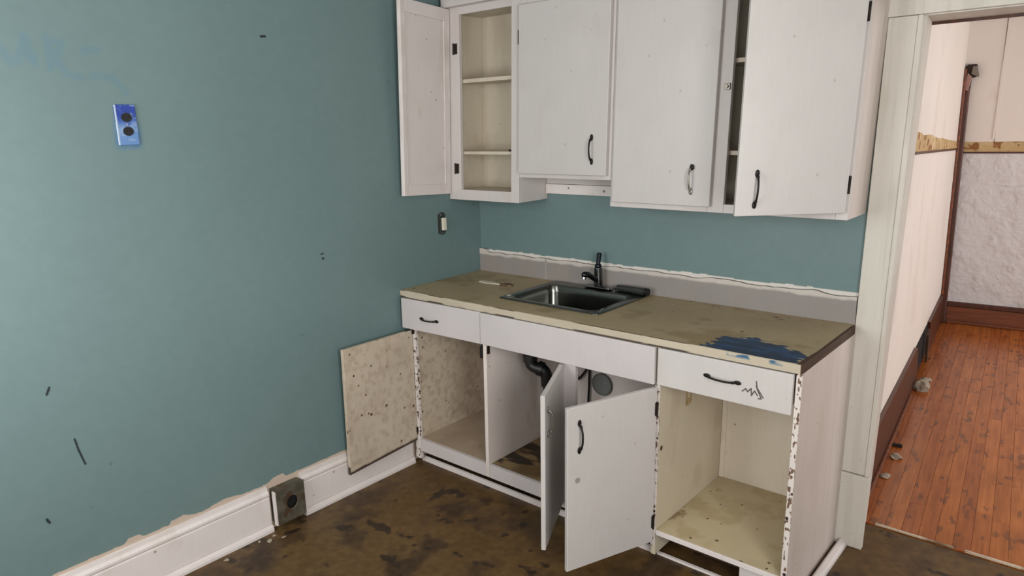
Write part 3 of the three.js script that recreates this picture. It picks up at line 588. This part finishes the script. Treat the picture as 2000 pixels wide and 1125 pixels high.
{ // torn scrap and a dried-up ring of dirt beside it
  const pts = []; for (let i = 0; i < 22; i++) { const a = i / 22 * Math.PI * 2, r = 1 + 0.25 * (hash(i, 3, 7) - 0.5); pts.push([0.265 + 0.07 * r * Math.cos(a), 0.235 + 0.018 * r * Math.sin(a)]); }
  tag(put('paper_scrap', prism(pts, 'y', 0.9, 0.9035), mat({ color: 0xcfc6b4, roughness: 0.8 })), 'pale torn scrap lying on the worktop left of the sink', 'scrap');
  const q = []; for (let i = 0; i < 20; i++) { const a = i / 20 * Math.PI * 2, r = 1 + 0.3 * (hash(i, 5, 9) - 0.5); q.push([0.372 + 0.036 * r * Math.cos(a), 0.226 + 0.022 * r * Math.sin(a)]); }
  tag(put('rust_flake', prism(q, 'y', 0.9, 0.905), mapped(0.1, 0.1, 900, (x, y) => mix([88, 58, 40], [128, 104, 78], step(0.4, 0.6, fbm(x * 60, y * 60, 701, 3))), { roughness: 0.9 })), 'rusty brown flake on the worktop beside the pale scrap', 'flake');
}
// under the sink
{
  const p = thing('drain_trap', 'black plastic drain trap hanging below the sink', 'pipe', [0.72, 0.40, 0.26]);
  put('tailpiece', tube([[0.78, 0.739, 0.26], [0.78, 0.70, 0.265], [0.765, 0.675, 0.285], [0.70, 0.668, 0.345], [0.662, 0.665, 0.375]], 0.021, 30, 14), blackPlastic, p);
  put('trap_bend', tube([[0.662, 0.668, 0.375], [0.645, 0.655, 0.385], [0.642, 0.62, 0.388], [0.650, 0.592, 0.386], [0.680, 0.580, 0.380], [0.705, 0.575, 0.372], [0.716, 0.555, 0.366], [0.716, 0.50, 0.360]], 0.027, 40, 14), blackPlastic, p);
  put('slip_nut', rod([0.642, 0.640, 0.387], [0.644, 0.608, 0.388], 0.034, 0.034, 8), blackPlastic, p);
  put('slip_nut', rod([0.682, 0.582, 0.380], [0.706, 0.576, 0.372], 0.034, 0.034, 8), blackPlastic, p);
  put('waste_arm', tube([[0.716, 0.51, 0.360], [0.716, 0.42, 0.355], [0.70, 0.32, 0.30], [0.69, 0.28, 0.15], [0.69, 0.28, 0.09]], 0.019, 30, 14), blackPlastic, p);
}
{
  const c = thing('cable', 'black cable looping on the back panel under the sink', 'cable', [0.68, 0.14, 0.03]);
  put('cable_run', tube([[0.625, 0.56, 0.02], [0.628, 0.47, 0.03], [0.65, 0.42, 0.035], [0.69, 0.46, 0.03], [0.715, 0.50, 0.025], [0.718, 0.42, 0.028], [0.714, 0.30, 0.03], [0.735, 0.16, 0.04]], 0.006, 60, 8), blackPlastic, c);
}
{
  const c = thing('vent_cap', 'round grey cap on the back panel under the sink', 'cap', [0.79, 0.42, 0.014]);
  put('disc', [new THREE.CylinderGeometry(0.052, 0.055, 0.012, 32).rotateX(Math.PI / 2).translate(0.79, 0.42, 0.021)], mapped(0.3, 0.3, 400, (x, y) => { const k = (fbm(x * 30, y * 30, 711, 3) - 0.5) * 40; return [118 + k, 120 + k, 118 + k]; }, { roughness: 0.7 }), c);
  put('rim', new THREE.TorusGeometry(0.052, 0.004, 8, 36).translate(0.79, 0.42, 0.027), mat({ color: 0x6a6c6a, roughness: 0.6 }), c);
}

// ------------------------------------------------------------------ wall cabinets
const UZ = 0.22;
{
  const c = thing('wall_cabinet', 'narrow white wall cabinet in the corner with its door open and bare shelves', 'cabinet', [0.23, 1.3, 0.11]);
  put('side_panel', bx(0.022, 0.036, 1.302, 2.26, 0.008, 0.201), dullInside, c);
  put('side_panel', bx(0.446, 0.460, 1.302, 2.26, 0.008, 0.201), whitePaint, c);
  put('back_panel', bx(0.022, 0.460, 1.302, 2.26, 0.001, 0.0075), dullInside, c);
  put('bottom_panel', bx(0.0365, 0.4455, 1.335, 1.350, 0.008, 0.201), dullInside, c);
  put('top_panel', bx(0.0365, 0.4455, 2.18, 2.195, 0.008, 0.201), dullInside, c);
  put('shelf', bx(0.0365, 0.4455, 1.862, 1.880, 0.008, 0.196), dullInside, c);
  put('shelf', bx(0.0365, 0.4455, 1.523, 1.538, 0.008, 0.196), dullInside, c);
  put('stile', bx(0.004, 0.085, 1.301, 2.26, 0.202, UZ), whitePaint, c);
  put('stile', bx(0.412, 0.460, 1.301, 2.26, 0.202, UZ), whitePaint, c);
  put('bottom_rail', bx(0.0855, 0.4115, 1.301, 1.352, 0.202, UZ), whitePaint, c);
  put('top_rail', bx(0.0855, 0.4115, 2.172, 2.26, 0.202, UZ), whitePaint, c);
  put('shelf_bracket', bx(0.037, 0.055, 1.5385, 1.552, 0.18, 0.196, 0.002), hingeMetal, c); put('shelf_bracket', bx(0.375, 0.40, 1.5385, 1.548, 0.186, 0.196, 0.002), hingeMetal, c);
  put('cornice', bx(0.004, 0.462, 2.205, 2.262, UZ + 0.0005, 0.262, 0.006), whitePaint, c);
  // open door standing along the teal wall, inner side with a raised rim
  const w = 0.338, d = part('door', bx(0, w, 0, 0.872, 0, 0.016, 0.002), whiteTrim, c, [0.026 - 0.23, 1.343 - 1.3, UZ + 0.004 - 0.11], -Math.PI / 2 + 0.10);  // whiter paint on door and rim stands in for light from the right
  const rim = [bx(0.0, 0.042, 0, 0.872, -0.006, 0, 0.002), bx(w - 0.03, w, 0, 0.872, -0.006, 0, 0.002), bx(0.042, w - 0.03, 0, 0.05, -0.006, 0, 0.002), bx(0.042, w - 0.03, 0.815, 0.872, -0.006, 0, 0.002)];
  part('door_rim', rim, whiteTrim, d);
  d.userData.label = 'open door seen from its inner side';
  for (const m of [d, ...d.children]) { const p = m.geometry.attributes.position; for (let i = 0; i < p.count; i++) p.setY(i, p.getY(i) - 0.014 + 0.056 * p.getX(i)); }   // sagged on its hinges
  rack(d, 0.012, 1.36);
  for (const y of [1.455, 2.02]) put('hinge', [bx(0.052, 0.072, y - 0.024, y + 0.024, UZ, UZ + 0.006, 0.001), rod([0.050, y - 0.026, UZ + 0.005], [0.050, y + 0.026, UZ + 0.005], 0.004)], hingeMetal, c);
  rack(c, 0.040, 1.34);
}
{
  const c = thing('wall_cabinet', 'short white wall cabinet with closed door above the sink', 'cabinet', [0.71, 1.42, 0.11]);
  put('carcass', [bx(0.4615, 0.474, 1.421, 2.26, 0.03, 0.201), bx(0.949, 0.9615, 1.421, 2.26, 0.03, 0.201), bx(0.4745, 0.9485, 1.421, 1.434, 0.03, 0.201), bx(0.4745, 0.9485, 2.2, 2.213, 0.03, 0.201), bx(0.4615, 0.9615, 1.421, 2.26, 0.021, 0.0295)], whitePaint, c);
  put('face_frame', [bx(0.4615, 0.50, 1.421, 2.26, 0.202, UZ), bx(0.92, 0.9615, 1.421, 2.26, 0.202, UZ), bx(0.5005, 0.9195, 1.421, 1.46, 0.202, UZ), bx(0.5005, 0.9195, 2.14, 2.26, 0.202, UZ)], whitePaint, c);
  const d = put('door', bx(0.470, 0.948, 1.440, 2.168, UZ + 0.002, UZ + 0.020, 0.003), doorPaint, c);
  addPull(d, 0.876 - 0.71, 1.549 - 1.42, UZ + 0.0205 - 0.11, 0.108).rotation.z = 0.03;
  part('hinge', bx(-0.0035, 0.0035, -0.03, 0.03, 0, 0.012, 0.001), hingeMetal, d, [0.466 - 0.71, 2.035 - 1.42, UZ + 0.004 - 0.11]);
  put('back_rail', bx(0.462, 0.961, 1.377, 1.420, 0.002, 0.014), whitePaint, c);
  put('back_rail', bx(0.462, 0.961, 1.330, 1.376, 0.002, 0.021), whiteTrim, c);
  put('screw', rod([0.80, 1.352, 0.021], [0.80, 1.352, 0.024], 0.006, 0.006, 10), wornIron, c);
  put('screw', rod([0.60, 1.36, 0.021], [0.60, 1.36, 0.0235], 0.004, 0.004, 10), wornIron, c);
  rack(c, 0.040, 1.34);
}
{
  const c = thing('wall_cabinet', 'wide white double wall cabinet with its right door ajar beside the doorway', 'cabinet', [1.44, 1.31, 0.11]);
  put('side_panel', bx(0.9625, 0.976, 1.312, 2.26, 0.008, 0.201), whitePaint, c);
  put('side_panel', bx(1.898, 1.912, 1.312, 2.26, 0.008, 0.201), sideBoard, c);
  put('back_panel', bx(0.9625, 1.912, 1.312, 2.26, 0.001, 0.0075), dullInside, c);
  put('bottom_panel', bx(0.9765, 1.8975, 1.325, 1.340, 0.008, 0.201), dullInside, c);
  put('top_panel', bx(0.9765, 1.8975, 2.2, 2.213, 0.008, 0.201), dullInside, c);
  for (const y of [1.535, 1.865]) put('shelf', bx(0.9765, 1.8975, y - 0.008, y + 0.008, 0.008, 0.196), dullInside, c);
  put('stile', bx(0.9625, 1.01, 1.312, 2.26, 0.202, UZ), whitePaint, c);
  put('stile', bx(1.402, 1.466, 1.312, 2.26, 0.202, UZ), whitePaint, c);
  put('stile', bx(1.872, 1.912, 1.312, 2.26, 0.202, UZ), whitePaint, c);
  for (const [a, b] of [[1.0105, 1.4015], [1.4665, 1.8715]]) { put('bottom_rail', bx(a, b, 1.312, 1.345, 0.202, UZ), whitePaint, c); put('top_rail', bx(a, b, 2.15, 2.26, 0.202, UZ), whitePaint, c); }
  put('catch', [bx(1.440, 1.462, 1.762, 1.786, UZ, UZ + 0.008, 0.002), rod([1.451, 1.774, UZ + 0.008], [1.451, 1.774, UZ + 0.014], 0.007, 0.005, 12)], wornIron, c);
  const d = put('door', bx(0.981, 1.418, 1.334, 2.168, UZ + 0.002, UZ + 0.020, 0.003), doorPaint, c);
  d.userData.label = 'closed left door';
  const h1 = addPull(d, 1.339 - 1.44, 1.437 - 1.31, UZ + 0.0205 - 0.11, 0.1, { worn: true }); h1.rotation.z = 0.03;
  part('pull_screw', ball(1.343 - 1.44, 1.483 - 1.31, UZ + 0.027 - 0.11, 0.008, 0.011, 0.005), darkIron, d);
  // right door, ajar
  const g = bx(-0.374, 0, 0, 0.828, 0, 0.018, 0.003);
  const e = part('door', g, doorPaint, c, [1.896 - 1.44, 1.338 - 1.31, UZ + 0.003 - 0.11], 0.72);
  e.userData.label = 'right door standing ajar';
  addPull(e, -0.310, 0.090, 0.0185, 0.112).rotation.z = -0.02;
  for (const y of [0.095, 0.64]) part('hinge', bx(-0.003, 0.003, -0.03, 0.03, 0, 0.014, 0.001), hingeMetal, e, [0.0045, y, 0.006]);
  rack(c, 0.040, 1.34);
}

// ------------------------------------------------------------------ things on the left wall
{
  const o = thing('wall_outlet', 'blue painted double outlet plate high on the teal wall', 'outlet', [0, 1.697, 1.74]);
  const plate = mapped(0.07, 0.135, 3000, (z, y) => {
    let c = mix([92, 128, 176], [36, 60, 142], step(0.04, 0.115, y + 0.03 * (fbm(z * 70, y * 70, 801, 3) - 0.5)));
    c = mix(c, [128, 152, 184], step(0.58, 0.74, fbm(z * 60, y * 60, 805, 3)) * 0.7);
    c = mix(c, [150, 170, 190], step(0.03, 0.0, Math.hypot(z - 0.05, y - 0.05)) * 0.6);
    return mix(c, [168, 180, 190], step(0.062, 0.066, z));
  }, { roughness: 0.4 }, false);
  put('cover_plate', bx(0.0005, 0.007, 1.630, 1.765, 1.705, 1.775, 0.003), plate, o);
  for (const y of [1.722, 1.676]) {
    const r = put('receptacle', new THREE.CylinderGeometry(0.0172, 0.0172, 0.003, 26).rotateZ(Math.PI / 2).scale(1, 0.88, 1).translate(0.0082, y, 1.7385), mat({ color: 0x0b0d10, roughness: 0.5 }), o);
    put('slot', [bx(0.0098, 0.0103, y - 0.002, y + 0.007, 1.7435, 1.7455, 0), bx(0.0098, 0.0103, y - 0.002, y + 0.007, 1.7315, 1.7335, 0)], blackVoid, r);
  }
  put('screw', ball(0.0075, 1.699, 1.7385, 0.0015, 0.003, 0.003), mat({ color: 0xb59aa8, roughness: 0.4, metalness: 0.4 }), o);
}
{
  const o = thing('light_switch', 'uncovered light switch on the teal wall under the corner cabinet', 'switch', [0, 1.185, 0.283]);
  put('dark_hole_plate', bx(0.0005, 0.003, 1.135, 1.232, 0.262, 0.312, 0.001), mat({ color: 0x2b2a26, roughness: 0.7 }), o);  // thin dark plate painted as the unlit hole behind the switch
  put('yoke', bx(0.003, 0.005, 1.128, 1.240, 0.272, 0.300, 0.001), mat({ color: 0x3c4646, roughness: 0.5, metalness: 0.5 }), o);
  put('switch_body', bx(0.0052, 0.018, 1.150, 1.213, 0.2665, 0.292, 0.003), mat({ color: 0xd6cfbd, roughness: 0.4 }), o);
  put('screw', ball(0.005, 1.229, 0.291, 0.002, 0.005, 0.005), wornIron, o); put('screw', ball(0.005, 1.136, 0.285, 0.002, 0.004, 0.004), wornIron, o);
}
{
  const o = thing('junction_box', 'dull metal outlet box with round black hole set in the white baseboard', 'outlet box', [0.03, 0.03, 1.305]);
  const m = mapped(0.2, 0.2, 900, (x, y) => { let c = [92, 87, 75]; const k = (fbm(x * 40, y * 40, 811, 4) - 0.5) * 44; c = [c[0] + k, c[1] + k, c[2] + k]; return mix(c, [78, 56, 38], 0.8 * step(0.55, 0.7, fbm(x * 24, y * 24, 815, 3))); }, { roughness: 0.55, metalness: 0.35 });
  const s = new THREE.Shape([[1.238, 0.030], [1.373, 0.030], [1.373, 0.186], [1.238, 0.186]].map((p) => new THREE.Vector2(...p)));
  const h = new THREE.Path(); h.absellipse(1.300, 0.110, 0.027, 0.031, 0, Math.PI * 2, true); s.holes.push(h);
  const g = new THREE.ExtrudeGeometry(s, { depth: 0.004, bevelEnabled: true, bevelSize: 0.0015, bevelThickness: 0.0015, bevelSegments: 1, curveSegments: 24 });
  g.applyMatrix4(new THREE.Matrix4().set(0, 0, 1, 0, 0, 1, 0, 0, 1, 0, 0, 0, 0, 0, 0, 1)); flip(g);
  put('face_plate', metreUV(g).translate(0.050, 0, 0), m, o);
  put('box_shell', [bx(0.001, 0.048, 0.032, 0.036, 1.24, 1.371, 0), bx(0.001, 0.048, 0.180, 0.184, 1.24, 1.371, 0), bx(0.001, 0.048, 0.036, 0.180, 1.24, 1.244, 0), bx(0.001, 0.048, 0.036, 0.180, 1.367, 1.371, 0), bx(0.001, 0.004, 0.036, 0.18, 1.244, 1.367, 0)], m, o);
  put('socket', rod([0.005, 0.110, 1.300], [0.040, 0.110, 1.300], 0.028, 0.028, 24), blackVoid, o);
  put('edge_flange', bx(0.034, 0.055, 0.03, 0.184, 1.374, 1.380, 0.001), whiteTrim, o);
}

// ------------------------------------------------------------------ crumbs
function chipGeo(s, r, h) { const p = []; for (let i = 0; i < 8; i++) { const a = i / 8 * Math.PI * 2, q = r * (0.35 + 1.0 * hash(i, s, 3)); p.push([q * Math.cos(a), q * Math.sin(a) * 0.8]); } return prism(p, 'y', 0, h, h * 0.2); }
const chipMat = mapped(0.1, 0.1, 700, (x, y) => { const k = (fbm(x * 60, y * 60, 901, 3) - 0.5) * 40; return [158 + k, 146 + k, 130 + k]; }, { roughness: 0.85 });
[[0.062, 1.405, 0.010], [0.085, 1.44, 0.014], [0.055, 1.47, 0.008], [0.105, 1.385, 0.010], [0.07, 1.62, 0.012]].forEach(([x, z, r], i) => {
  const m = put('paint_chip', chipGeo(i + 1, r, 0.004), chipMat); m.position.set(x, 0.0002, z); m.rotation.y = i * 1.3;
  tag(m, 'small pale paint chip on the brown floor by the baseboard outlet box', 'paint chip', 'paint chips along the left baseboard');
});
{
  const bits = [[0.06, 1.78, 0.045, 0.06, 'white plaster lump below the broken baseboard gap'], [0.075, 1.62, 0.03, 0.035, 'small plaster lump at the far end of the broken baseboard gap'], [0.07, 2.86, 0.026, 0.02, 'grey white crumb of plaster near the doorway on the wood floor'], [0.055, 3.10, 0.02, 0.012, 'flat pale crumb nearest the doorway on the wood floor']];
  bits.forEach(([x, z, r, h, label], i) => { const g = new THREE.IcosahedronGeometry(1, 2), p = g.attributes.position; for (let q = 0; q < p.count; q++) { const a = p.getX(q), b = p.getY(q), d = p.getZ(q), n = 0.55 + 0.9 * noise(a * 1.7 + 9 * i + 5, b * 1.7 + d * 2.1 + 7, 31); p.setXYZ(q, a * r * n, Math.max(0, (b * n + 0.5) * h / 1.4), d * r * n); } g.computeVertexNormals();
    const m = put('plaster_lump', metreUV(g), chipMat); hallAt(m, x, 0.0002, z); m.rotation.y = i; tag(m, label, 'plaster'); });
  const m = put('wood_splinter', [bx(-0.025, 0.025, 0, 0.014, -0.01, 0.01, 0.002)], mat({ color: 0x1d1410, roughness: 0.8 })); hallAt(m, 0.055, 0.0002, 2.72); tag(m, 'dark splinter of wood beside the plaster crumb near the doorway', 'splinter');
}

renderer.render(scene, camera);
